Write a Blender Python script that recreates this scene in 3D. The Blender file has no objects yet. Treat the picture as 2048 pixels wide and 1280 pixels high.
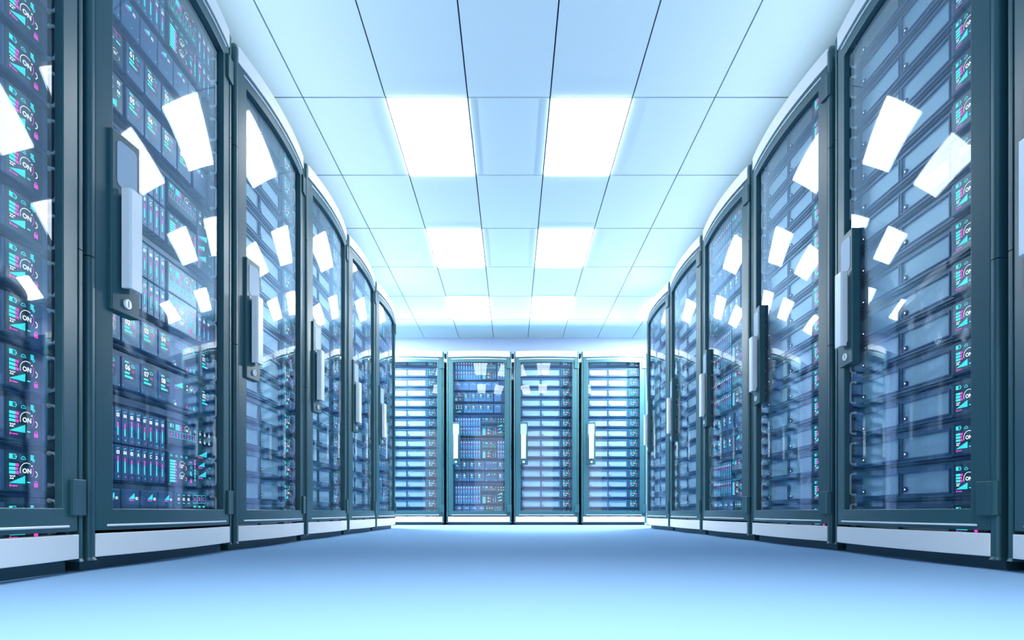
import bpy, bmesh, math, random
from math import sin, cos, pi, sqrt

random.seed(7)
C = bpy.context.scene.collection
SC = bpy.context.scene

# ------------------------------------------------------------------ camera
F_PX = 1145.0
CAM_Z = 0.157
cam_d = bpy.data.cameras.new('camera')
cam = bpy.data.objects.new('camera', cam_d)
C.objects.link(cam)
cam.location = (0, 0, CAM_Z)
cam.rotation_euler = (pi / 2, 0, 0)
cam_d.sensor_width = 36
cam_d.lens = F_PX / 2048 * 36
cam_d.shift_y = 383.5 / 2048
cam_d.clip_start = 0.02
SC.camera = cam

# ------------------------------------------------------------------ world, exposure
W = bpy.data.worlds.new('world')
SC.world = W
W.use_nodes = True
W.node_tree.nodes['Background'].inputs[0].default_value = (0.86, 0.95, 1.0, 1)
W.node_tree.nodes['Background'].inputs[1].default_value = 1.5
SC.view_settings.view_transform = 'Standard'
SC.view_settings.look = 'None'
SC.view_settings.exposure = 0.12
SC.view_settings.gamma = 1.0
SC.view_settings.use_curve_mapping = False
SC.cycles.max_bounces = 14
SC.cycles.diffuse_bounces = 6
SC.cycles.glossy_bounces = 5
SC.cycles.transparent_max_bounces = 24
SC.cycles.sample_clamp_indirect = 12
SC.cycles.caustics_reflective = False

PANEL_L = 6.8          # ceiling light diffusers
FLOOR_FILL_W = 21.0     # each added fill lamp above the camera, for the near floor
AISLE_FILL_L = 190.0         # two added fill lights over the cross aisle, out of view
CEIL_FILL_W = 15.0       # each added fill lamp on the rack roofs, for the ceiling

# ------------------------------------------------------------------ measures
CEIL = 2.347
TW, TD = 0.4360, 0.6983       # ceiling tile
TX0 = -0.0162                 # middle of the middle tile column
TY0 = 3.0266                  # near edge of the first light row in view
XL, XR, YB = -1.115, 1.292, 6.785
BOW = 0.028
HALF = 0.3655


# ------------------------------------------------------------------ materials
def mat(name, col, rough=0.5, metal=0.0, spec=0.5, emis=None, estr=0.0):
    m = bpy.data.materials.new(name)
    m.use_nodes = True
    b = m.node_tree.nodes['Principled BSDF']
    b.inputs['Base Color'].default_value = (*col, 1)
    b.inputs['Roughness'].default_value = rough
    b.inputs['Metallic'].default_value = metal
    b.inputs['Specular IOR Level'].default_value = spec
    if emis:
        b.inputs['Emission Color'].default_value = (*emis, 1)
        b.inputs['Emission Strength'].default_value = estr
    return m


def nodes(m):
    return m.node_tree.nodes, m.node_tree.links, m.node_tree.nodes['Principled BSDF']


def noise_tint(m, scale, amount, stretch=(1, 1, 1)):
    """very light variation of the paint, in object space"""
    n, l, b = nodes(m)
    tc = n.new('ShaderNodeTexCoord')
    mp = n.new('ShaderNodeMapping')
    mp.inputs['Scale'].default_value = stretch
    no = n.new('ShaderNodeTexNoise')
    no.inputs['Scale'].default_value = scale
    no.inputs['Detail'].default_value = 3
    mr = n.new('ShaderNodeMapRange')
    mr.inputs['To Min'].default_value = 1 - amount
    mr.inputs['To Max'].default_value = 1 + amount
    mx = n.new('ShaderNodeVectorMath')
    mx.operation = 'SCALE'
    mx.inputs[0].default_value = b.inputs['Base Color'].default_value[:3]
    l.new(tc.outputs['Object'], mp.inputs['Vector'])
    l.new(mp.outputs['Vector'], no.inputs['Vector'])
    l.new(no.outputs['Fac'], mr.inputs['Value'])
    l.new(mr.outputs['Result'], mx.inputs['Scale'])
    l.new(mx.outputs['Vector'], b.inputs['Base Color'])


M = {}
M['floor'] = mat('floor_paint', (0.195, 0.35, 0.55), 0.75, spec=0.15)
noise_tint(M['floor'], 1.2, 0.015)
M['ceiling'] = mat('ceiling_tile', (0.64, 0.80, 0.88), 0.85, spec=0.1)
noise_tint(M['ceiling'], 40, 0.01)
M['groove'] = mat('ceiling_groove', (0.01, 0.04, 0.09), 0.8)
M['wall'] = mat('wall_paint', (0.36, 0.45, 0.63), 0.8, spec=0.1)
M['teal'] = mat('teal_enamel', (0.026, 0.101, 0.119), 0.38, spec=0.5)
noise_tint(M['teal'], 3, 0.02)
M['teal_dark'] = mat('teal_base', (0.03, 0.10, 0.13), 0.5)
M['metal'] = mat('brushed_metal', (0.96, 0.94, 0.91), 0.55, metal=0.15)
noise_tint(M['metal'], 60, 0.03, (1, 1, 30))
M['white'] = mat('white_trim', (0.95, 0.96, 0.96), 0.35)
M['pad'] = mat('frosted_pad', (0.34, 0.47, 0.60), 0.45)
noise_tint(M['pad'], 400, 0.12)
M['dark'] = mat('rack_interior', (0.02, 0.035, 0.06), 0.6)
M['navy'] = mat('navy_plastic', (0.036, 0.088, 0.18), 0.42)
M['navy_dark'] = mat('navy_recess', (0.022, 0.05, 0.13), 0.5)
M['navy_pale'] = mat('navy_drawer', (0.052, 0.118, 0.24), 0.4)  # lighter navy of the blade and drawer fronts
M['screen'] = mat('screen_glass', (0.008, 0.035, 0.055), 0.3)
M['chrome'] = mat('handle_steel', (0.85, 0.92, 0.96), 0.35, metal=0.1)
M['cyan'] = mat('lit_cyan', (0, 0, 0), 0.5, emis=(0.035, 0.80, 0.86), estr=1.25)
M['pink'] = mat('lit_pink', (0, 0, 0), 0.5, emis=(0.80, 0.045, 0.52), estr=1.25)
M['lwhite'] = mat('lit_white', (0, 0, 0), 0.5, emis=(1, 1, 1), estr=1.5)
M['lamp_fill'] = mat('fill_lamp_diffuser', (0.9, 0.9, 0.9), 0.5, emis=(0.90, 0.97, 1.0), estr=AISLE_FILL_L)  # glow of the added cross aisle lights
M['lamp'] = mat('lamp_diffuser', (0.9, 0.9, 0.9), 0.5, emis=(0.93, 0.97, 1.0), estr=PANEL_L)


def make_mesh_panel():
    """perforated sheet: light metal with staggered dark holes"""
    m = mat('perforated_sheet', (0.5, 0.6, 0.66), 0.45, metal=0.2)
    n, l, b = nodes(m)
    tc = n.new('ShaderNodeTexCoord')
    sep = n.new('ShaderNodeSeparateXYZ')
    l.new(tc.outputs['Object'], sep.inputs[0])

    def mth(op, a, bb=None, c=None):
        q = n.new('ShaderNodeMath')
        q.operation = op
        for i, v in enumerate((a, bb, c)):
            if v is None:
                continue
            if isinstance(v, (int, float)):
                q.inputs[i].default_value = v
            else:
                l.new(v, q.inputs[i])
        return q.outputs[0]
    P = 0.0034
    row = mth('DIVIDE', sep.outputs['Z'], P * 0.866)
    ri = mth('FLOOR', row)
    shift = mth('MULTIPLY', mth('MODULO', mth('ABSOLUTE', ri), 2.0), 0.5)
    u = mth('ADD', mth('DIVIDE', sep.outputs['X'], P), shift)
    fu = mth('SUBTRACT', mth('FRACT', u), 0.5)
    fv = mth('MULTIPLY', mth('SUBTRACT', mth('FRACT', row), 0.5), 0.866)
    d = mth('SQRT', mth('ADD', mth('MULTIPLY', fu, fu), mth('MULTIPLY', fv, fv)))
    hole = mth('LESS_THAN', d, 0.29)
    mx = n.new('ShaderNodeMix')
    mx.data_type = 'RGBA'
    l.new(hole, mx.inputs['Factor'])
    mx.inputs['A'].default_value = (0.52, 0.63, 0.67, 1)
    mx.inputs['B'].default_value = (0.03, 0.06, 0.10, 1)
    l.new(mx.outputs['Result'], b.inputs['Base Color'])
    return m


M['mesh'] = make_mesh_panel()


def make_glass():
    m = bpy.data.materials.new('door_glass')
    m.use_nodes = True
    n, l = m.node_tree.nodes, m.node_tree.links
    n.clear()
    out = n.new('ShaderNodeOutputMaterial')
    mix = n.new('ShaderNodeMixShader')
    tr = n.new('ShaderNodeBsdfTransparent')
    tr.inputs['Color'].default_value = (0.90, 0.965, 1.0, 1)
    gl = n.new('ShaderNodeBsdfGlossy')
    gl.inputs['Color'].default_value = (0.93, 0.97, 1.0, 1)
    gl.inputs['Roughness'].default_value = 0.0
    fr = n.new('ShaderNodeFresnel')
    geo = n.new('ShaderNodeNewGeometry')
    fr.inputs['IOR'].default_value = 1.52
    inv = n.new('ShaderNodeMath')          # the inner face is coated and does not mirror
    inv.operation = 'SUBTRACT'
    inv.inputs[0].default_value = 1.0
    l.new(geo.outputs['Backfacing'], inv.inputs[1])
    mul = n.new('ShaderNodeMath')
    mul.operation = 'MULTIPLY'
    l.new(fr.outputs[0], mul.inputs[0])
    l.new(inv.outputs[0], mul.inputs[1])
    l.new(mul.outputs[0], mix.inputs[0])
    l.new(tr.outputs[0], mix.inputs[1])
    l.new(gl.outputs[0], mix.inputs[2])
    l.new(mix.outputs[0], out.inputs[0])
    return m


M['glass'] = make_glass()


# ------------------------------------------------------------------ mesh helpers
def bow(x):
    R = HALF * HALF / (2 * BOW) + BOW / 2
    return sqrt(max(R * R - x * x, 0)) - (R - BOW)


def box(bm, x0, x1, y0, y1, z0, z1, bev=0.0, mi=0, seg=1):
    vs = [bm.verts.new((x, y, z)) for x in (x0, x1) for y in (y0, y1) for z in (z0, z1)]
    fs = []
    for idx in ((0, 1, 3, 2), (4, 6, 7, 5), (0, 4, 5, 1), (2, 3, 7, 6), (0, 2, 6, 4), (1, 5, 7, 3)):
        f = bm.faces.new([vs[i] for i in idx])
        f.material_index = mi
        fs.append(f)
    if bev:
        es = list({e for f in fs for e in f.edges})
        r = bmesh.ops.bevel(bm, geom=es, offset=bev, segments=seg, affect='EDGES', profile=0.5)
        for f in r['faces']:
            f.material_index = mi
    return fs


def bevel_sharp(bm, off, ang=0.6, seg=2):
    bm.normal_update()
    es = [e for e in bm.edges if len(e.link_faces) == 2 and e.calc_face_angle(0) > ang]
    if es:
        bmesh.ops.bevel(bm, geom=es, offset=off, segments=seg, affect='EDGES', profile=0.5)


def bow_slab(x0, x1, zs, yf, yb, holes=(), n=20, bev=0.0, mi=0, bm=None):
    """slab whose front and back follow the bowed door; zs = list of z stations, holes = cells (ix, iz) left open
    x0/x1 may be a list of x stations; yf / yb = offset of front / back from the bow (+ = into the rack)"""
    own = bmesh.new()
    xs = x0 if isinstance(x0, (list, tuple)) else [x0, x1]
    st = [xs[0]]
    cellx = []
    for i in range(len(xs) - 1):
        k = max(1, int(n * (xs[i + 1] - xs[i]) / (xs[-1] - xs[0])))
        for j in range(1, k + 1):
            st.append(xs[i] + (xs[i + 1] - xs[i]) * j / k)
            cellx.append(i)
    fv = [[own.verts.new((x, -bow(x) + yf, z)) for z in zs] for x in st]
    bv = [[own.verts.new((x, -bow(x) + yb, z)) for z in zs] for x in st]
    solid = lambda i, j: 0 <= i < len(cellx) and 0 <= j < len(zs) - 1 and (cellx[i], j) not in holes
    for i in range(len(cellx)):
        for j in range(len(zs) - 1):
            if not solid(i, j):
                continue
            own.faces.new((fv[i][j], fv[i + 1][j], fv[i + 1][j + 1], fv[i][j + 1]))
            own.faces.new((bv[i][j], bv[i][j + 1], bv[i + 1][j + 1], bv[i + 1][j]))
            if not solid(i - 1, j):
                own.faces.new((fv[i][j], fv[i][j + 1], bv[i][j + 1], bv[i][j]))
            if not solid(i + 1, j):
                own.faces.new((fv[i + 1][j], bv[i + 1][j], bv[i + 1][j + 1], fv[i + 1][j + 1]))
            if not solid(i, j - 1):
                own.faces.new((fv[i][j], bv[i][j], bv[i + 1][j], fv[i + 1][j]))
            if not solid(i, j + 1):
                own.faces.new((fv[i][j + 1], fv[i + 1][j + 1], bv[i + 1][j + 1], bv[i][j + 1]))
    lone = [v for v in own.verts if not v.link_faces]
    bmesh.ops.delete(own, geom=lone, context='VERTS')
    for f in own.faces:
        f.material_index = mi
    if bev:
        bevel_sharp(own, bev)
    if bm is None:
        return own
    me = bpy.data.meshes.new('tmp')
    own.to_mesh(me)
    own.free()
    bm.from_mesh(me)
    bpy.data.meshes.remove(me)
    return bm


def prism_z(bm, poly, z0, z1, mi=0):
    """vertical prism over a plan polygon (counter-clockwise seen from above)"""
    a = [bm.verts.new((x, y, z0)) for x, y in poly]
    b = [bm.verts.new((x, y, z1)) for x, y in poly]
    n = len(poly)
    for i in range(n):
        bm.faces.new((a[i], a[(i + 1) % n], b[(i + 1) % n], b[i])).material_index = mi
    bm.faces.new(b).material_index = mi
    bm.faces.new(a[::-1]).material_index = mi


def tube(bm, pts, r, n=8, mi=0):
    from mathutils import Vector
    P = [Vector(p) for p in pts]
    rings = []
    for i, p in enumerate(P):
        d = (P[min(i + 1, len(P) - 1)] - P[max(i - 1, 0)]).normalized()
        up = Vector((1, 0, 0))
        if abs(d.dot(up)) > .9:
            up = Vector((0, 0, 1))
        a = d.cross(up).normalized()
        b = d.cross(a)
        rings.append([bm.verts.new(p + r * (a * cos(2 * pi * k / n) + b * sin(2 * pi * k / n))) for k in range(n)])
    for i in range(len(rings) - 1):
        for k in range(n):
            f = bm.faces.new((rings[i][k], rings[i][(k + 1) % n], rings[i + 1][(k + 1) % n], rings[i + 1][k]))
            f.smooth = True
            f.material_index = mi
    bm.faces.new(rings[0][::-1]).material_index = mi
    bm.faces.new(rings[-1]).material_index = mi


def disc_y(bm, cx, cz, r, y0, y1, n=20, mi=0):
    """short cylinder along y, front cap at y0"""
    a = [bm.verts.new((cx + r * cos(2 * pi * k / n), y0, cz + r * sin(2 * pi * k / n))) for k in range(n)]
    b = [bm.verts.new((v.co.x, y1, v.co.z)) for v in a]
    bm.faces.new(a).material_index = mi
    bm.faces.new(b[::-1]).material_index = mi
    for k in range(n):
        bm.faces.new((a[k], b[k], b[(k + 1) % n], a[(k + 1) % n])).material_index = mi


def mesh_of(name, bm, mats):
    bmesh.ops.recalc_face_normals(bm, faces=bm.faces)
    me = bpy.data.meshes.new(name)
    bm.to_mesh(me)
    bm.free()
    for k in (mats if isinstance(mats, (list, tuple)) else [mats]):
        me.materials.append(M[k])
    return me


def put(name, me, parent=None, loc=None):
    o = bpy.data.objects.new(name, me)
    C.objects.link(o)
    if parent is not None:
        o.parent = parent
    if loc is not None:
        o.location = loc
    return o


def empty(name, loc=(0, 0, 0), rz=0.0):
    o = bpy.data.objects.new(name, None)
    C.objects.link(o)
    o.location = loc
    o.rotation_euler = (0, 0, rz)
    o.empty_display_size = 0.05
    return o


def tag(o, label=None, cat=None, group=None, kind=None):
    if label:
        o['label'] = label
    if cat:
        o['category'] = cat
    if group:
        o['group'] = group
    if kind:
        o['kind'] = kind
    return o


kids = {}


def children(o):
    return [c for c in o.children]


def copy_tree(o, parent=None):
    c = o.copy()
    C.objects.link(c)
    c.parent = parent
    for ch in children(o):
        copy_tree(ch, c)
    return c


# ------------------------------------------------------------------ lit lettering and icons
GL = {}


def glyphs(s):
    if s not in GL:
        cu = bpy.data.curves.new('t', 'FONT')
        cu.body = s
        cu.resolution_u = 2
        cu.offset = 0.022
        cu.align_x = 'CENTER'
        ob = bpy.data.objects.new('t', cu)
        me = ob.to_mesh()
        vs = [(v.co.x, v.co.y) for v in me.vertices]
        fs = [tuple(p.vertices) for p in me.polygons]
        ob.to_mesh_clear()
        bpy.data.objects.remove(ob)
        bpy.data.curves.remove(cu)
        ys = [v[1] for v in vs] or [0, 1]
        y0, y1 = min(ys), max(ys)
        GL[s] = ([(x, (y - (y0 + y1) / 2)) for x, y in vs], fs, y1 - y0)
    return GL[s]


CY, PK, WH, SCR = 0, 1, 2, 3


class Art:
    """flat lit marks drawn on one screen; one mesh"""
    def __init__(s, y=0.0):
        s.v, s.f, s.m, s.y = [], [], [], y

    def poly(s, pts, c, dy=0.0):
        b = len(s.v)
        s.v += [(x, s.y + dy, z) for x, z in pts]
        s.f.append(tuple(range(b, b + len(pts))))
        s.m.append(c)

    def rect(s, x0, z0, x1, z1, c, dy=0.0):
        s.poly([(x0, z0), (x1, z0), (x1, z1), (x0, z1)], c, dy)

    def disc(s, x, z, r, c, n=10, dy=0.0):
        s.poly([(x + r * cos(2 * pi * k / n), z + r * sin(2 * pi * k / n)) for k in range(n)], c, dy)

    def arc(s, x, z, r, w, a0, a1, c, n=14, dy=0.0):
        for k in range(n):
            t0 = math.radians(a0 + (a1 - a0) * k / n)
            t1 = math.radians(a0 + (a1 - a0) * (k + 1) / n)
            s.poly([(x + r * cos(t0), z + r * sin(t0)), (x + (r + w) * cos(t0), z + (r + w) * sin(t0)),
                    (x + (r + w) * cos(t1), z + (r + w) * sin(t1)), (x + r * cos(t1), z + r * sin(t1))], c, dy)

    def frame(s, x0, z0, x1, z1, w, c):
        s.rect(x0, z0, x1, z0 + w, c)
        s.rect(x0, z1 - w, x1, z1, c)
        s.rect(x0, z0 + w, x0 + w, z1 - w, c)
        s.rect(x1 - w, z0 + w, x1, z1 - w, c)

    def text(s, t, x, z, h, c, wide=1.0):
        vs, fs, hh = glyphs(t)
        k = h / hh
        b = len(s.v)
        s.v += [(x + vx * k * wide, s.y, z + vz * k) for vx, vz in vs]
        for f in fs:
            s.f.append(tuple(b + i for i in f))
            s.m.append(c)

    # --- icons
    def battery(s, x, z, w, h):
        s.frame(x, z, x + w * .9, z + h, h * .12, CY)
        s.rect(x + w * .9, z + h * .3, x + w, z + h * .7, CY)
        s.rect(x + h * .1, z + h * .1, x + w * .45, z + h * .9, CY)
        s.poly([(x + w * .62, z + h * .2), (x + w * .72, z + h * .5), (x + w * .66, z + h * .5)], CY)
        s.poly([(x + w * .60, z + h * .5), (x + w * .66, z + h * .5), (x + w * .70, z + h * .8)], CY)

    def gauge(s, x, z, r):
        s.arc(x, z, r * .8, r * .2, 0, 180, CY)
        s.rect(x - r, z - r * .16, x + r, z, CY)
        s.poly([(x - r * .1, z), (x + r * .1, z), (x + r * .35, z + r * .55)], CY)

    def database(s, x, z, w, h):
        for k in range(3):
            s.rect(x, z + h * (.25 + .26 * k), x + w * .7, z + h * (.45 + .26 * k), CY)
        s.arc(x + w * .68, z + h * .22, w * .16, w * .13, 0, 360, CY)

    def lock(s, x, z, w, h):
        s.rect(x, z, x + w, z + h * .55, PK)
        s.arc(x + w / 2, z + h * .6, w * .26, w * .14, 0, 180, PK)
        s.rect(x + w * .1, z + h * .5, x + w * .24, z + h * .62, PK)
        s.rect(x + w * .76, z + h * .5, x + w * .9, z + h * .62, PK)
        s.disc(x + w / 2, z + h * .3, w * .09, SCR, 6, -0.0003)

    def dial(s, x, z, r, t, th, cut=True):
        s.arc(x, z, r * .93, r * .07, 60, 200, WH)
        s.arc(x, z, r * .93, r * .07, -45, 30, PK, 6)
        s.rect(x + r * .62, z + r * .55, x + r * .8, z + r * .73, WH)
        s.text(t, x, z, th, WH)
        s.arc(x + r * 1.15, z - r * .35, r * .32, r * .09, -80, 80, WH, 8)

    def bars(s, x, z, w, h, n, frac=.62):
        for k in range(n):
            hh = h / n
            ww = w * (.9 if k % 2 else 1.0)
            zb = z + hh * k
            s.rect(x, zb, x + w * frac, zb + hh * .74, CY)
            s.rect(x + w * frac, zb, x + ww, zb + hh * .74, PK)

    def growth(s, x, z, w, h, n=10):
        g = w / n
        for k in range(n):
            h0 = h * (k + .5) / n
            h1 = h * (k + 1) / n
            s.poly([(x + g * k, z), (x + g * (k + .84), z), (x + g * (k + .84), z + h1), (x + g * k, z + h0)], CY)

    def wifi(s, x, z, r):
        s.disc(x, z, r * .2, CY, 6)
        s.arc(x, z, r * .45, r * .16, -50, 50, CY, 5)
        s.arc(x, z, r * .8, r * .16, -50, 50, CY, 5)
        s.arc(x, z, r * .45, r * .16, 130, 230, CY, 5)

    def build(s, name):
        me = bpy.data.meshes.new(name)
        me.from_pydata(s.v, [], s.f)
        for k in ('cyan', 'pink', 'lwhite', 'screen'):
            me.materials.append(M[k])
        for p, mi in zip(me.polygons, s.m):
            p.material_index = mi
        me.validate()
        bm = bmesh.new()
        bm.from_mesh(me)
        for f in bm.faces:
            f.normal_update()
            if f.normal.y > 0:
                f.normal_flip()
        bm.to_mesh(me)
        bm.free()
        return me


# ------------------------------------------------------------------ the rack cabinet
RD = 0.88     # depth


def build_rack():
    root = empty('server_rack')
    # body: side walls, roof, floor, back, front rails
    bm = bmesh.new()
    for s in (-1, 1):
        a, b = sorted((s * 0.385, s * 0.379))
        box(bm, a, b, 0.03, RD, 0.036, 2.000)
    box(bm, -0.379, 0.379, 0.02, RD, 2.000, 2.010)
    box(bm, -0.379, 0.379, 0.05, RD, 0.036, 0.052)
    box(bm, -0.379, 0.379, RD - 0.01, RD, 0.052, 2.000)
    put('body', mesh_of('rack_body', bm, 'teal'), root)
    bm = bmesh.new()
    box(bm, -0.370, 0.370, 0.040, RD - 0.02, 0.0, 0.036)
    put('base', mesh_of('rack_base', bm, 'teal_dark'), root)
    # posts
    for s in (-1, 1):
        bm = bmesh.new()
        x0, x1, r = (0.3665, 0.3855, 0.011)
        pts = [(x0, 0.036), (x1, 0.036)] + \
              [(x1 - r + r * cos(t), 0.001 + r - r * sin(t)) for t in [pi / 2 * k / 6 for k in range(7)]] + [(x0, 0.001)]
        if s > 0:
            poly = pts
        else:
            poly = [(-x, y) for x, y in pts][::-1]
        for z0, z1 in ((0.036, 0.834), (0.8365, 1.639), (1.6415, 2.040)):
            prism_z(bm, poly, z0, z1)
        # chamfered head and flared foot
        cx = s * 0.376
        top = [bm.verts.new((x, y, 2.040)) for x, y in poly]
        tip = [bm.verts.new((cx + (x - cx) * .75 - s * .003, .016 + (y - .016) * .7, 2.056)) for x, y in poly]
        foot = [bm.verts.new((x, y, 0.036)) for x, y in poly]
        toe = [bm.verts.new((cx + (x - cx) * 1.25, .016 + (y - .016) * 1.25, 0.028)) for x, y in poly]
        n = len(poly)
        for i in range(n):
            bm.faces.new((top[i], top[(i + 1) % n], tip[(i + 1) % n], tip[i]))
            bm.faces.new((toe[i], toe[(i + 1) % n], foot[(i + 1) % n], foot[i]))
        bm.faces.new(tip)
        bm.faces.new(toe[::-1])
        put('post', mesh_of('rack_post', bm, 'teal'), root)
    # cap and plinth
    bm = bow_slab(-0.3645, 0.3645, [1.9905, 2.057], 0.0, 0.030, bev=0.003)
    put('top_cap', mesh_of('rack_cap', bm, 'metal'), root)
    bm = bow_slab(-0.3645, 0.3645, [0.036, 0.0985], 0.0, 0.035, bev=0.0015)
    put('plinth', mesh_of('rack_plinth', bm, 'metal'), root)
    # door
    DF = 0.003
    bm = bow_slab([-0.3635, -0.3055, 0.3055, 0.3635], None, [0.1065, 0.166, 1.925, 1.984], DF, DF + 0.022,
                  holes={(1, 1)}, n=28, bev=0.0025)
    # row of pin holes' rail behind the glass edge
    door = put('door', mesh_of('rack_door', bm, 'teal'), root)
    bm = bow_slab(-0.3085, 0.3085, [0.163, 1.928], DF + 0.014, DF + 0.019, n=32)
    bm.normal_update()
    for f in bm.faces:
        f.smooth = abs(f.normal.y) > .5
    bmesh.ops.split_edges(bm, edges=[e for e in bm.edges if len(e.link_faces) == 2 and e.calc_face_angle(0) > .6])
    g = put('door_glass', mesh_of('rack_glass', bm, 'glass'), door)
    tag(g, label='clear bowed glass pane')
    for z in (0.117, 1.9625):
        bm = bow_slab(-0.326, 0.326, [z, z + 0.006], DF - 0.004, DF + 0.002, bev=0.0018)
        tag(put('trim_strip', mesh_of('rack_trim', bm, 'white'), door), label='thin white trim line')
    # handle group
    bm = bow_slab(-0.322, -0.2215, [0.716, 1.217], DF - 0.010, DF + 0.021, n=6, bev=0.003)
    plate = put('handle_plate', mesh_of('rack_handle_plate', bm, 'teal'), door)
    # rounded pad
    bm = bmesh.new()
    px0, px1, pz0, pz1, r = -0.3055, -0.2345, 1.068, 1.196, 0.014
    pts = []
    for cx, cz, a in ((px1 - r, pz1 - r, 0), (px0 + r, pz1 - r, 90), (px0 + r, pz0 + r, 180), (px1 - r, pz0 + r, 270)):
        for k in range(6):
            t = math.radians(a + 18 * k)
            pts.append((cx + r * cos(t), cz + r * sin(t)))
    fa = [bm.verts.new((x, -bow(x) + DF - 0.0115, z)) for x, z in pts]
    ba = [bm.verts.new((x, -bow(x) + DF - 0.0095, z)) for x, z in pts]
    bm.faces.new(fa)
    for i in range(len(pts)):
        bm.faces.new((fa[i], ba[i], ba[(i + 1) % len(pts)], fa[(i + 1) % len(pts)]))
    tag(put('handle_pad', mesh_of('rack_pad', bm, 'pad'), door), label='pale frosted rounded pad')
    # lever: sloped white bar standing off the plate
    bm = bmesh.new()
    yb = -bow(-0.27) + DF - 0.010
    prof = [(-0.2985, yb - 0.004), (-0.2965, yb - 0.024), (-0.2915, yb - 0.029), (-0.2515, yb - 0.031),
            (-0.2465, yb - 0.026), (-0.2465, yb - 0.010), (-0.251, yb - 0.008), (-0.255, yb - 0.022), (-0.288, yb - 0.020),
            (-0.291, yb - 0.004)]
    prism_z(bm, prof, 0.784, 1.064)
    box(bm, -0.290, -0.254, yb - 0.021, yb - 0.0002, 0.800, 1.050, 0.002)
    tag(put('handle', mesh_of('rack_lever', bm, 'white'), door), label='white pull handle')
    bm = bmesh.new()
    ly = -bow(-0.270) + DF - 0.010
    disc_y(bm, -0.270, 0.747, 0.0135, ly - 0.005, ly + 0.001, 24)
    box(bm, -0.2712, -0.2688, ly - 0.0056, ly - 0.0045, 0.738, 0.756, mi=1)
    tag(put('key_lock', mesh_of('rack_lock', bm, ['white', 'dark']), door), label='white round key lock')
    # hinges
    for z0, z1 in ((0.147, 0.240), (1.853, 1.945)):
        bm = bmesh.new()
        prism_z(bm, [(0.332, -0.012), (0.362, -0.008), (0.380, -0.007), (0.388, 0.000), (0.388, 0.014), (0.332, 0.012)], z0, z1)
        bevel_sharp(bm, 0.002)
        put('hinge', mesh_of('rack_hinge', bm, 'teal'), root)
    # inner mounting rails with a row of holes
    for s in (-1, 1):
        bm = bmesh.new()
        a, b = sorted((s * 0.379, s * 0.3735))
        box(bm, a, b, 0.045, 0.09, 0.052, 2.000)
        put('mounting_rail', mesh_of('rack_rail', bm, 'navy'), root)
    return root


# ------------------------------------------------------------------ mesh-fronted server (kind A); origin = middle of its bottom edge
UP = 0.1204      # unit pitch


def u_handle(x, zc, h, y0, out):
    bm = bmesh.new()
    r = 0.010
    z0, z1 = zc - h / 2, zc + h / 2
    pts = [(x, y0, z1), (x, y0 - out + r, z1)]
    for k in range(1, 6):
        t = pi / 2 * k / 6
        pts.append((x, y0 - out + r - r * sin(t), z1 - r + r * cos(t)))
    pts += [(x, y0 - out, z1 - r), (x, y0 - out, z0 + r)]
    for k in range(1, 6):
        t = pi / 2 * k / 6
        pts.append((x, y0 - out + r - r * cos(t), z0 + r - r * sin(t)))
    pts += [(x, y0 - out + r, z0), (x, y0, z0)]
    tube(bm, pts, 0.0040, 8)
    for z in (z0, z1):
        tube(bm, [(x, y0 - 0.005, z), (x, y0 + 0.0005, z)], 0.0062, 8)
    return mesh_of('pull_handle', bm, 'chrome')


def server_display_art():
    a = Art(0.0)

    def X(x):
        return x - 0.193

    def Z(h):
        return h - 0.414
    a.battery(X(.200), Z(.4836), .0205, .0115)
    a.bars(X(.200), Z(.4490), .026, .027, 3)
    a.gauge(X(.2385), Z(.4850), .0068)
    a.database(X(.2585), Z(.4800), .013, .017)
    a.dial(X(.2485), Z(.4580), .0195, 'ON', .0118)
    a.text('22°', X(.209), Z(.4415), .0088, WH)
    a.growth(X(.201), Z(.4275), .043, .0185, 11)
    a.rect(X(.201), Z(.4190), X(.2055), Z(.4245), PK)
    a.rect(X(.2075), Z(.4200), X(.223), Z(.4230), PK)
    a.rect(X(.249), Z(.4295), X(.258), Z(.4325), CY)
    a.lock(X(.2685), Z(.4200), .0115, .0175)
    return a.build('server_display_lights')


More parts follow.
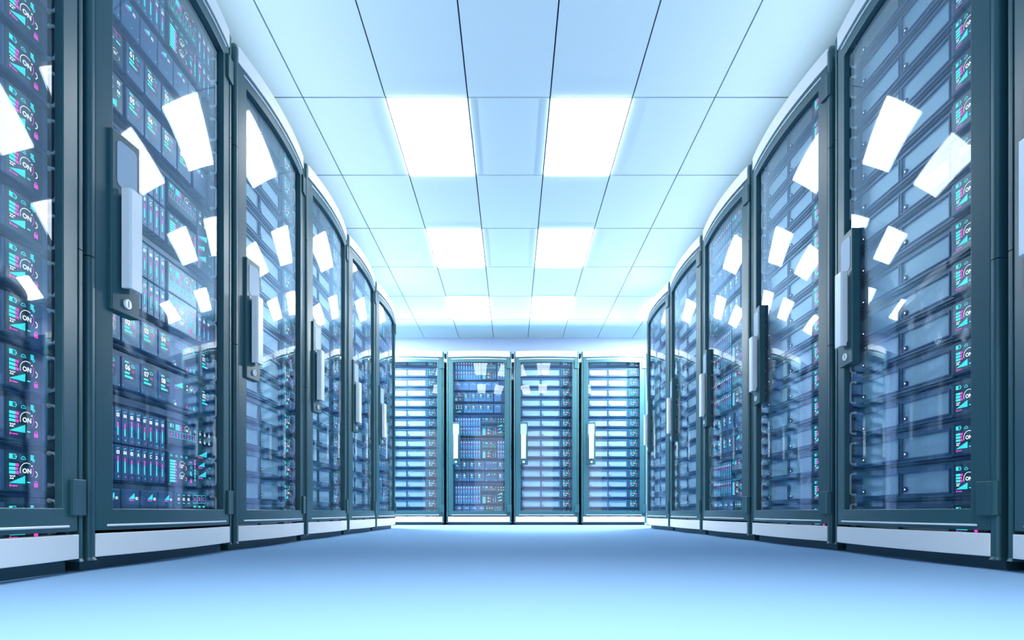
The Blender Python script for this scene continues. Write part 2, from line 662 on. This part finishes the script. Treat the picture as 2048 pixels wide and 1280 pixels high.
def build_server():
    root = empty('rack_server')
    H = UP
    pt = 0.0944          # panel top above the unit's bottom
    pb = pt - 0.069
    bm = bmesh.new()
    # chassis reaching back, ears, raised bezel
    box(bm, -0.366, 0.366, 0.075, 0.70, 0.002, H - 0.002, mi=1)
    for s in (-1, 1):
        a, b = sorted((s * 0.372, s * 0.322))
        box(bm, a, b, 0.063, 0.0749, 0.003, H - 0.003, 0.0012)
    box(bm, -0.3215, 0.3215, 0.064, 0.0749, 0.0015, H - 0.0015)            # recessed back plate of the channel
    box(bm, -0.318, 0.318, 0.055, 0.0639, 0.0040, 0.0090, 0.001)           # ledge in the channel
    # bezel with two openings: bars around them
    z0, z1 = pb - 0.014, pt + 0.012
    yb, yf = 0.0639, 0.049
    px = ((-0.284, -0.070), (-0.0547, 0.159))
    for (x0, x1, za, zb) in ((-0.312, px[0][0], z0, z1), (px[0][1], px[1][0], z0, z1), (px[1][1], 0.176, z0, z1),
                             (px[0][0], px[0][1], pt, z1), (px[1][0], px[1][1], pt, z1),
                             (px[0][0], px[0][1], z0, pb), (px[1][0], px[1][1], z0, pb)):
        box(bm, x0, x1, yf, yb, za, zb)
    for x0, x1 in px:      # thin rims
        for (xa, xb, za, zb) in ((x0 - .004, x1 + .004, pt, pt + .004), (x0 - .004, x1 + .004, pb - .004, pb),
                                 (x0 - .004, x0, pb, pt), (x1, x1 + .004, pb, pt)):
            box(bm, xa, xb, yf - 0.004, yf, za, zb)
    # screen housing
    box(bm, 0.179, 0.312, 0.037, yb, z0, z1, 0.0025)
    put('chassis', mesh_of('server_chassis', bm, ['navy', 'navy_dark']), root)
    for x0, x1 in px:
        bm = bmesh.new()
        box(bm, x0, x1, 0.0525, 0.0600, pb, pt)
        p = put('mesh_panel', mesh_of('server_mesh_panel', bm, 'mesh'), root)
        bm = bmesh.new()
        disc_y(bm, x0 + 0.0145, pb + 0.0150, 0.0090, 0.0475, 0.0524, 16)
        disc_y(bm, x0 + 0.0145, pb + 0.0150, 0.0030, 0.0468, 0.0480, 8, mi=1)
        put('lock_button', mesh_of('server_lock', bm, ['navy_dark', 'lwhite']), p)
    bm = bmesh.new()
    box(bm, 0.190, 0.293, 0.0362, 0.0372, pt + 0.010 - 0.0895, pt + 0.0115)
    d = put('display', mesh_of('server_display', bm, 'screen'), root)
    put('display_lettering', server_display_art(), d, (0.193, 0.0358, pt + 0.010 - 0.087))
    for s in (-1, 1):
        put('handle', u_handle(s * 0.343, pt - 0.022, 0.082, 0.063, 0.022), root)
    return root


# ------------------------------------------------------------------ blade banks, drawer shelves (kind B)
BP = 0.0306


def frame_shell(bm, h):
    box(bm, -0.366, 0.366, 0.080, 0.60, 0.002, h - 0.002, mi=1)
    for s in (-1, 1):
        a, b = sorted((s * 0.372, s * 0.324))
        box(bm, a, b, 0.066, 0.0799, 0.003, h - 0.003, 0.0012)
    box(bm, -0.3235, 0.3235, 0.070, 0.0799, 0.0015, h - 0.0015)


def blade_meshes(tag_, h, seed):
    """one slim blade: front box mesh is shared, its lights are its own"""
    rnd = random.Random(seed)
    a = Art(0.0)
    w = BP - 0.002
    a.rect(-.006, h - .0125, .0005, h - .0100, CY)
    a.rect(.0015, h - .0110, .005, h - .0085, CY)
    a.disc(.0095, h - .0065, .0014, PK if rnd.random() < .4 else CY, 6)
    a.text(tag_, 0, h - .0225, .0115, WH, .9)
    top = h - .034 - rnd.choice((0, .004, .008, .011))
    bot = .0235
    mid = top - rnd.choice((.008, .012, .016))
    k = bot
    while k < mid:
        a.rect(-.0034, k, .0026, min(k + .0026, mid), CY)
        k += .0031
    a.rect(-.0034, mid, .0026, top, PK)
    a.disc(.002, .0115, .0025, PK if rnd.random() < .35 else CY, 8)
    return a.build('blade_lights')


def blade_box(h):
    bm = bmesh.new()
    w = BP - 0.0024
    box(bm, -w / 2, w / 2, 0.0, 0.040, 0, h, 0.0012)
    return mesh_of('blade_front', bm, 'navy_pale')


def add_screen(root, x0, z0, x1, z1, art, name='control_display', y=0.046, depth=0.0235):
    bm = bmesh.new()
    box(bm, x0 - .003, x1 + .003, y, y + depth, z0 - .003, z1 + .003, 0.001, mi=1)
    box(bm, x0, x1, y - .0012, y + .002, z0, z1)
    d = put(name, mesh_of('display_panel', bm, ['screen', 'navy']), root)
    put('display_lettering', art, d, (x0, y - .0016, z0))
    return d


def art_upper(kind, w, h):
    """upper control display: battery, bars, dial, row of lettered keys"""
    a = Art(0)
    top = h
    if kind == 1:
        a.text('01', w * .05, top - .006, .004, WH)
        a.rect(w * .12, top - .007, w * .28, top - .0055, PK)
        a.rect(w * .45, top - .007, w * .55, top - .0055, CY)
        a.text('20:20', w * .86, top - .006, .0035, WH)
        top -= .010
    a.battery(.008, top - .0175, .023, .0120)
    a.bars(.040, top - .024, .038, .021, 4)
    a.dial(.109, top - .0175, .0160, 'OK', .0080)
    a.wifi(w * .94, top - .013, .009)
    n = 5
    bw = w / n
    zt = top - .029
    for k, ch in enumerate('12345' if kind == 1 else 'ABCDE'):
        a.frame(bw * k + .002, zt - .022, bw * (k + 1) - .002, zt, .0011, CY)
        a.text(ch, bw * (k + .5), zt - .011, .0145, PK)
    if kind == 1:
        zt -= .026
        for k in range(4):
            a.frame(w / 4 * k + .001, zt - .0125, w / 4 * (k + 1) - .001, zt, .0009, CY)
            a.text('100%', w / 4 * (k + .5), zt - .006, .0066, CY)
    return a.build('upper_display_lights')


def art_lower(w, h):
    a = Art(0)
    for k in range(4):
        a.text('OK', .016 + .030 * k, h - .0085, .0080, CY)
    a.bars(.008, .008, .040, .078, 8, .74)
    for z in (.066, .028):
        a.dial(.080, z, .0175, '22°', .0125)
    a.text('Info', .136, h - .022, .0060, PK)
    a.gauge(.136, h - .045, .0080)
    a.database(.129, h - .073, .0135, .017)
    a.lock(.130, .010, .012, .019)
    for k in range(7):
        a.rect(.158, .018 + k * .0115, .1645, .018 + k * .0115 + .0085, PK if k > 3 else CY)
    return a.build('lower_display_lights')


def art_side(w, h):
    """tall narrow display: six numbered channels over three rising graphs"""
    a = Art(0)
    for r in range(2):
        for k in range(3):
            x = w * (.17 + .33 * k)
            z = h - .018 - r * .029
            a.rect(x - .005, z + .0085, x + .002, z + .0105, CY)
            a.rect(x + .002, z + .0115, x + .005, z + .0135, PK if (k + r) % 3 == 2 else CY)
            a.text('%02d' % (r * 3 + k + 1), x, z, .0105, WH, .8)
    for k, ww in enumerate((.62, .46, .56)):
        z = h - .100 - k * .038
        a.growth(w * .04, z, w * ww, .0215 - .004 * (k == 1), 12)
        a.rect(w * .04, z - .008, w * .09, z - .002, PK)
        a.rect(w * .11, z - .007, w * .36, z - .0035, PK)
        a.rect(w * .80, z - .003, w * .95, z, CY)
    for k in range(3):
        a.disc(w * (.17 + .33 * k), .007, .0016, (PK, CY, CY)[k], 6)
    return a.build('side_display_lights')


def build_bank(kind, h=0.222):
    root = empty('blade_enclosure')
    bm = bmesh.new()
    frame_shell(bm, 0.262)
    box(bm, -0.318, 0.318, 0.058, 0.0699, 0.236, 0.242, 0.001)
    put('chassis', mesh_of('bank_chassis', bm, ['navy', 'navy_dark']), root)
    rows = (['%02d' % k for k in range(1, 11)],
            ['%02d' % k for k in range(11, 21)] if kind == 1 else ['01', '02', '03', '04', '05', 'A', 'B', 'C', 'D', 'E'])
    bh = 0.106
    front = blade_box(bh)
    for r, z in enumerate((h - bh - .001, h - 2 * bh - .005)):
        for k in range(10):
            x = (-316 + 35.5 * k) / 1159 + 0.0
            b = put('blade_module', front, root, (x, 0.0465, z))
            put('blade_lights', blade_meshes(rows[r][k], bh, kind * 100 + r * 10 + k), b, (0, -0.0005, 0))
    x0, x1 = 0.034, 0.204
    zu = h - 0.092 - .002 if kind == 1 else h - .075
    add_screen(root, x0, zu if kind == 2 else h - .1005, x1, h - .004, art_upper(kind, x1 - x0, (h - .004) - (zu if kind == 2 else h - .1005)))
    add_screen(root, x0, .006, x1, .006 + .107, art_lower(x1 - x0, .107))
    if kind == 1:
        for r, z in enumerate((h - bh - .001, h - 2 * bh - .005)):
            for k in range(3):
                b = put('blade_module', front, root, (0.2300 + 0.0306 * k, 0.0465, z))
                put('blade_lights', blade_meshes('%02d' % (r * 3 + k + 1), bh, 300 + r * 10 + k), b, (0, -0.0005, 0))
    else:
        add_screen(root, 0.214, .004, 0.309, h - .004, art_side(.095, h - .008))
    for s in (-1, 1):
        put('handle', u_handle(s * 0.343, h * .72, 0.09, 0.066, 0.022), root)
        put('handle', u_handle(s * 0.343, h * .28, 0.09, 0.066, 0.022), root)
    return root


def drawer_front(w, h):
    bm = bmesh.new()
    box(bm, -w / 2 + .0015, w / 2 - .0015, 0.0, 0.026, 0, h, 0.0022)
    return mesh_of('drawer_front', bm, 'navy_pale')


def art_drawer(t, w, h):
    a = Art(0)
    x0, z1 = -.029, h - .006
    a.rect(x0 - .004, z1 - .060, x0 + .050, z1 + .001, SCR, 0.0002)
    a.rect(x0, z1 - .0085, x0 + .016, z1 - .0035, CY)
    a.rect(x0 + .016, z1 - .0085, x0 + .020, z1 - .0035, PK)
    a.text(t, x0 + .0135, z1 - .0215, .0170, WH)
    a.rect(x0, z1 - .0415, x0 + .022, z1 - .0350, CY)
    a.rect(x0, z1 - .0525, x0 + .034, z1 - .0460, CY)
    a.rect(x0 + .034, z1 - .0525, x0 + .039, z1 - .0460, PK)
    a.gauge(x0 + .038, z1 - .0165, .0085)
    a.text('OK', x0 + .038, z1 - .0300, .0080, PK)
    a.disc(-w / 2 + .009, h - .008, .0013, PK, 6)
    a.disc(w / 2 - .007, h - .012, .0013, PK, 6)
    a.disc(-w / 2 + .009, .011, .0018, CY, 6)
    a.disc(w / 2 - .007, .006, .0018, CY, 6)
    return a.build('drawer_lights')


def art_drawer_graph(t, w, h):
    a = Art(0)
    z1 = h - .012
    a.growth(-.024, z1 - .014, .028, .014, 8)
    a.rect(-.024, z1 - .020, -.004, z1 - .0168, PK)
    a.text(t, .016, z1 - .014, .0095, WH)
    a.disc(-w / 2 + .014, h * .35, .0020, PK, 6)
    a.disc(.004, h * .22, .0020, CY, 6)
    a.disc(w / 2 - .010, h * .12, .0020, CY, 6)
    return a.build('drawer_lights')


def art_keys(w, h):
    a = Art(0)
    for r in range(2):
        for k in range(3):
            x = w * (.18 + .32 * k)
            a.text('%02d' % (r * 3 + k + 1), x, h - .014 - .027 * r, .0105, WH)
            a.rect(x - .006, h - .0265 - .027 * r, x + .005, h - .0240 - .027 * r, CY)
    a.growth(w * .12, .006, w * .62, .020, 10)
    a.disc(w * .9, .01, .002, PK, 6)
    return a.build('keys_lights')


def art_small_status(w, h):
    a = Art(0)
    for k in range(4):
        a.frame(w * (.12 + .2 * k), h - .024, w * (.29 + .2 * k), h - .006, .001, PK)
    for k in range(3):
        a.rect(w * (.1 + .3 * k), h - .036, w * (.3 + .3 * k), h - .031, CY)
    a.bars(w * .04, .006, w * .3, .034, 5)
    a.dial(w * .66, .023, .0125, '22°', .008)
    return a.build('status_lights')


def art_strip(kind, w, h):
    a = Art(0)
    if kind == 1:
        for k in range(3):
            a.frame(w * (.10 + .17 * k), h - .026, w * (.24 + .17 * k), h - .004, .001, CY)
            a.text('8', w * (.17 + .17 * k), h - .015, .012, PK)
        a.bars(w * .64, h - .024, .020, .019, 4)
        a.database(w * .84, h - .026, .014, .020)
    else:
        a.rect(0.004, h - .034, w * .98, h - .003, SCR, 0.0002)
        a.growth(w * .06, h - .026, w * .36, .020, 10)
        a.rect(w * .06, h - .032, w * .26, h - .0295, PK)
        a.text('88', w * .60, h - .011, .006, WH)
        a.text('88', w * .60, h - .025, .006, WH)
        a.dial(w * .80, h - .019, .0130, '22°', .0085)
    a.rect(w * .04, .016, w * .12, .018, CY)
    a.text('0%d' % kind, w * .12, .006, .0090, WH)
    a.lock(w * .56, .002, .010, .015)
    a.gauge(w * .74, .006, .006)
    a.database(w * .86, .001, .012, .015)
    return a.build('strip_lights')


def build_shelf(kind):
    """kinds: graph7 (seven plain drawers), status / keys (one display, five drawers), strip1 / strip2, foot"""
    H = {'graph7': .118, 'status': .122, 'keys': .122, 'strip1': .116, 'strip2': .116, 'foot': .120}[kind]
    dh = H - .022
    root = empty('drawer_shelf')
    bm = bmesh.new()
    frame_shell(bm, 0.132)
    box(bm, -0.318, 0.318, 0.060, 0.0699, 0.0035, 0.0100, 0.001)
    put('chassis', mesh_of('shelf_chassis', bm, ['navy', 'navy_dark']), root)

    def drawer(x, w, art):
        d = put('drawer', drawer_front(w, dh), root, (x, 0.0425, 0.014))
        put('drawer_lights', art, d, (0, -0.0006, 0))
    if kind == 'graph7':
        for k in range(7):
            w = .088
            x = -.250 + .0882 * k
            if x + w / 2 > .321:
                x, w = .298, .046
            if w < .05:
                continue
            drawer(x, w, art_drawer_graph('%02d' % (k + 1), w, dh))
    elif kind in ('status', 'keys'):
        art = (art_small_status if kind == 'status' else art_keys)(.094, dh - .004)
        add_screen(root, -.288, .016, -.194, .012 + dh, art)
        for k in range(4):
            drawer(-.139 + .0876 * k, .086, art_drawer('%02d' % (k + 1 + (4 if kind == 'keys' else 0)), .086, dh))
        drawer(.2225, .086, art_drawer_graph('%02d' % (1 if kind == 'status' else 2), .086, dh))
    elif kind in ('strip1', 'strip2'):
        j = 1 if kind == 'strip1' else 2
        for k in range(4):
            drawer(-.248 + .0885 * k, .087, art_drawer('%02d' % (k + 1 + 4 * (j - 1)), .087, dh))
        bm = bmesh.new()
        box(bm, .066, .218, .052, .0699, .014, .014 + dh, .001)
        d = put('status_strip', mesh_of('strip_panel', bm, 'navy'), root)
        put('display_lettering', art_strip(j, .148, dh), d, (.068, .0515, .014))
        drawer(.268, .087, art_drawer('%02d' % j, .087, dh))
    else:
        for k in range(4):
            a = Art(0)
            a.growth(-.010, .070, .026, .018, 8)
            a.rect(-.010, .0645, .012, .068, PK)
            a.text('%02d' % (k + 1), .026, .072, .0090, WH)
            d = put('drawer', drawer_front(.087, dh), root, (-.248 + .0885 * k, 0.0425, .014))
            put('drawer_lights', a.build('foot_lights'), d, (0, -0.0006, 0))
        a = Art(0)
        for k in range(3):
            a.text('%02d' % (k + 1), .016 + .030 * k, .073, .0105, WH)
            a.rect(.010 + .030 * k, .086, .022 + .030 * k, .0885, CY)
            a.rect(.010 + .030 * k, .058, .022 + .030 * k, .0605, CY)
        add_screen(root, .078, .016, .170, .012 + dh, a.build('foot_keys'))
        a = Art(0)
        for k, ch in enumerate('ABC'):
            a.frame(.004 + .030 * k, .060, .031 + .030 * k, .090, .0012, CY)
            a.text(ch, .0175 + .030 * k, .075, .015, PK)
        for k in range(3):
            a.rect(.008 + .030 * k, .045, .024 + .030 * k, .050, CY)
        add_screen(root, .178, .016, .276, .012 + dh, a.build('foot_letters'))
    for s in (-1, 1):
        put('handle', u_handle(s * 0.343, H * .52, 0.082, 0.066, 0.022), root)
    return root


# kinds of rack: list of (proto key, bottom z, words)
ORD = ['first', 'second', 'third', 'fourth', 'fifth', 'sixth', 'seventh', 'eighth', 'ninth', 'tenth', 'eleventh',
       'twelfth', 'thirteenth', 'fourteenth', 'fifteenth', 'sixteenth']
A_BOT = [1.852 + UP - 0.0944 - UP * k for k in range(16)]
B_LAY = [('bank1', 1.726), ('graph7', 1.592), ('status', 1.459), ('keys', 1.322), ('bank2', 1.058), ('bank1', 0.784),
         ('strip1', 0.648), ('strip2', 0.511), ('bank2', 0.245), ('foot', 0.112)]
WORDS = {'bank1': 'bank of numbered blades', 'bank2': 'bank of lettered blades',
         'graph7': 'drawer shelf with small graphs', 'status': 'drawer shelf with a status display',
         'keys': 'drawer shelf with a number display', 'strip1': 'drawer shelf with three pink eights',
         'strip2': 'drawer shelf with graph strip and dial', 'foot': 'drawer shelf showing letters ABC'}

rack0 = build_rack()
server0 = build_server()
protos = {'bank1': build_bank(1), 'bank2': build_bank(2)}
for k in ('graph7', 'status', 'keys', 'strip1', 'strip2', 'foot'):
    protos[k] = build_shelf(k)
used = set()


def instance(o):
    if o.name in used:
        return copy_tree(o)
    used.add(o.name)
    return o


def place(o, x, y, z, rz, lx=0.0, ly=0.0):
    o.rotation_euler = (0, 0, rz)
    o.location = (x + lx * cos(rz) - ly * sin(rz), y + lx * sin(rz) + ly * cos(rz), z)


RACKS = []
for k, t in enumerate('ABAAAB'):
    RACKS.append((XL, 1.098 + 0.8006 * k + (0.012 if k == 0 else 0), pi / 2, t, "left row's %s rack" % ORD[k], 'left', k))
for k, t in enumerate('-AABAA'):
    RACKS.append((XR, 1.113 + 0.7995 * k, -pi / 2, t, "right row's %s rack" % ORD[k], 'right', k))
for k, t in enumerate('ABAA'):
    RACKS.append((-1.192 + 0.8 * k, YB, 0, t, "back row's %s rack" % ORD[k], 'back', k))

LOOK = {'A': 'teal glass-door rack of mesh-fronted servers', 'B': 'teal glass-door rack of blade banks and drawers',
        '-': 'teal rack cut off by the picture edge'}
for (x, y, rz, t, where, row, k) in RACKS:
    r = instance(rack0)
    place(r, x, y, 0, rz)
    if row == 'back':
        w = '%s from the left in the back row' % ORD[k]
    else:
        w = '%s from the camera in the %s row' % (ORD[k], row)
    tag(r, '%s, %s' % (LOOK[t], w), 'server rack', 'racks of the %s row' % row)
    if t == 'A':
        for j, z in enumerate(A_BOT):
            s = instance(server0)
            place(s, x, y, z, rz)
            tag(s, 'mesh-fronted server, %s from the top in the %s' % (ORD[j], where), 'server',
                'servers in the %s' % where)
    elif t == 'B':
        for j, (key, z) in enumerate(B_LAY):
            s = instance(protos[key])
            place(s, x, y, z, rz)
            tag(s, '%s, %s down in the %s' % (WORDS[key], ORD[j], where),
                'blade bank' if 'bank' in key else 'drawer shelf', 'units in the %s' % where)

# ------------------------------------------------------------------ room shell
FX0, FX1, FY0, FY1 = -2.40, 2.60, -2.0, 7.90
bm = bmesh.new()
box(bm, FX0, FX1, FY0, FY1, -0.05, 0.0)
tag(put('floor', mesh_of('floor', bm, 'floor')), kind='structure')

bm = bmesh.new()
gx, gy = 0.0036, 0.005
cells = set()
for k in range(-8, 7):       # rows of tiles
    y0 = TY0 + TD * k
    if y0 < FY0 or y0 + TD > FY1:
        continue
    for i in range(-6, 7):
        x0 = TX0 - TW / 2 + TW * i
        if x0 < FX0 - .3 or x0 + TW > FX1 + .3:
            continue
        if (i in (-1, 1) and k in (0, 2, 4)) or (abs(i) == 4 and k == 4):
            cells.add((i, k))
            continue
        x1, y1 = x0 + TW, y0 + TD
        if k >= 6:
            continue
        box(bm, x0 + gx, x1 - gx, y0 + gy, y1 - gy, CEIL, CEIL + .012)
box(bm, FX0, FX1, FY0, FY1, CEIL + .012, CEIL + .05, mi=1)
tag(put('ceiling', mesh_of('ceiling', bm, ['ceiling', 'groove'])), kind='structure')

bm = bmesh.new()
box(bm, FX0, FX1, TY0 + 6 * TD, FY1, 2.150, CEIL + .0119)
box(bm, FX0, FX1, FY1 - .06, FY1, 0.0, 2.150)
tag(put('wall_back', mesh_of('wall_back', bm, 'wall')), kind='structure')
for side, xa, xb in (('left', FX0 - .08, FX0), ('right', FX1, FX1 + .08)):
    bm = bmesh.new()
    box(bm, xa, xb, FY0, FY1, 0.0, CEIL + .05)
    tag(put('wall_' + side, mesh_of('wall_' + side, bm, 'wall')), kind='structure')

# ------------------------------------------------------------------ ceiling lights
def build_light(lamp='lamp'):
    root = empty('ceiling_light')
    bm = bmesh.new()
    w, d = TW / 2 - gx, TD / 2 - gy
    for (x0, x1, y0, y1) in ((-w, w, -d, -d + .005), (-w, w, d - .005, d), (-w, -w + .005, -d + .005, d - .005),
                             (w - .005, w, -d + .005, d - .005)):
        box(bm, x0, x1, y0, y1, 0, .011)
    put('frame', mesh_of('light_frame', bm, 'white'), root)
    bm = bmesh.new()
    box(bm, -w + .005, w - .005, -d + .005, d - .005, -.012, .010)
    put('diffuser', mesh_of('light_diffuser', bm, lamp), root)
    return root


light0 = build_light()
names = {0: 'nearest pair in view', 2: 'middle pair in view', 4: 'pair nearest the back wall'}
fill0 = build_light('lamp_fill')  # added lights, out of view, to brighten the back row and floor
for (i, k) in sorted(cells):
    o = instance(fill0 if abs(i) == 4 else light0)
    o.location = (TX0 + TW * i, TY0 + TD * (k + .5), CEIL)
    if abs(i) == 4:
        tag(o, 'added ceiling fill light over the %s end of the cross aisle by the back row' % ('left' if i < 0 else 'right'),
            'ceiling light', 'added cross aisle fill lights')
        continue
    tag(o, 'white rectangular ceiling light, %s of the %s' % ('left one' if i < 0 else 'right one', names.get(k, 'far pair')),
        'ceiling light', 'ceiling light panels')

# ------------------------------------------------------------------ added round fill lamps above the camera, unseen, brightening the near floor
for j, (x, y) in enumerate(((-0.87, -0.02), (0.0, -0.02), (0.87, -0.02))):
    root = empty('fill_downlight', (x, y, CEIL))
    bm = bmesh.new()
    n = 28
    rings = []
    for r, z in ((.085, 0.0), (.085, -.014), (.080, -.017), (.068, -.017), (.062, -.006)):
        rings.append([bm.verts.new((r * cos(2 * pi * q / n), r * sin(2 * pi * q / n), z)) for q in range(n)])
    for a_, b_ in zip(rings, rings[1:]):
        for q in range(n):
            bm.faces.new((a_[q], a_[(q + 1) % n], b_[(q + 1) % n], b_[q]))
    bm.faces.new(rings[-1])
    bm.faces.new(rings[0])
    put('housing', mesh_of('fill_downlight_housing', bm, 'white'), root)
    ld = bpy.data.lights.new('fill_downlight_lamp', 'AREA')
    ld.shape = 'DISK'
    ld.size = 0.116
    ld.energy = FLOOR_FILL_W
    ld.color = (0.95, 0.98, 1.0)
    ld.spread = math.radians(90)
    lo = bpy.data.objects.new('lamp', ld)
    C.objects.link(lo)
    lo.parent = root
    lo.location = (0, 0, -.0075)
    tag(root, 'added unseen round fill lamp on the ceiling above the camera, %s of three' %
        ('left one', 'middle one', 'right one')[j], 'fill_downlight', 'added fill lamps above the camera')

# ------------------------------------------------------------------ added fill lamps hidden on the rack roofs, brightening the ceiling
def fill_uplight(x, y, half, rz, power, label):
    """lamp faces local +x, tilted up"""
    root = empty('fill_uplight', (x, y, 2.0105), rz)
    L = half
    side = 1
    bm = bmesh.new()
    box(bm, -.02, .02, -L, L, 0, .008)
    box(bm, min(-side * .02, -side * .014), max(-side * .02, -side * .014), -L, L, .008, .046)
    put('housing', mesh_of('fill_uplight_housing', bm, 'white'), root)
    ld = bpy.data.lights.new('fill_uplight_lamp', 'AREA')
    ld.shape = 'RECTANGLE'
    ld.size = 0.030
    ld.size_y = 2 * L - .02
    ld.energy = power
    ld.color = (0.86, 0.95, 1.0)
    ld.spread = math.radians(60)
    lo = bpy.data.objects.new('lamp', ld)
    C.objects.link(lo)
    lo.parent = root
    lo.location = (-side * .008, 0, .028)
    lo.rotation_euler = (0, -side * math.radians(90 + 10), 0)
    tag(root, label, 'light', 'added fill lamps on the rack roofs')


fill_uplight(XL - 0.60, 3.55, 2.05, 0, CEIL_FILL_W, 'long added fill lamp lying on the roofs of the left row of racks')
fill_uplight(XR + 0.60, 3.55, 2.05, pi, CEIL_FILL_W, 'long added fill lamp lying on the roofs of the right row of racks')
fill_uplight(0.0, YB + 0.33, 1.45, -pi / 2, CEIL_FILL_W * 1.0, 'long added fill lamp lying on the roofs of the back row of racks')
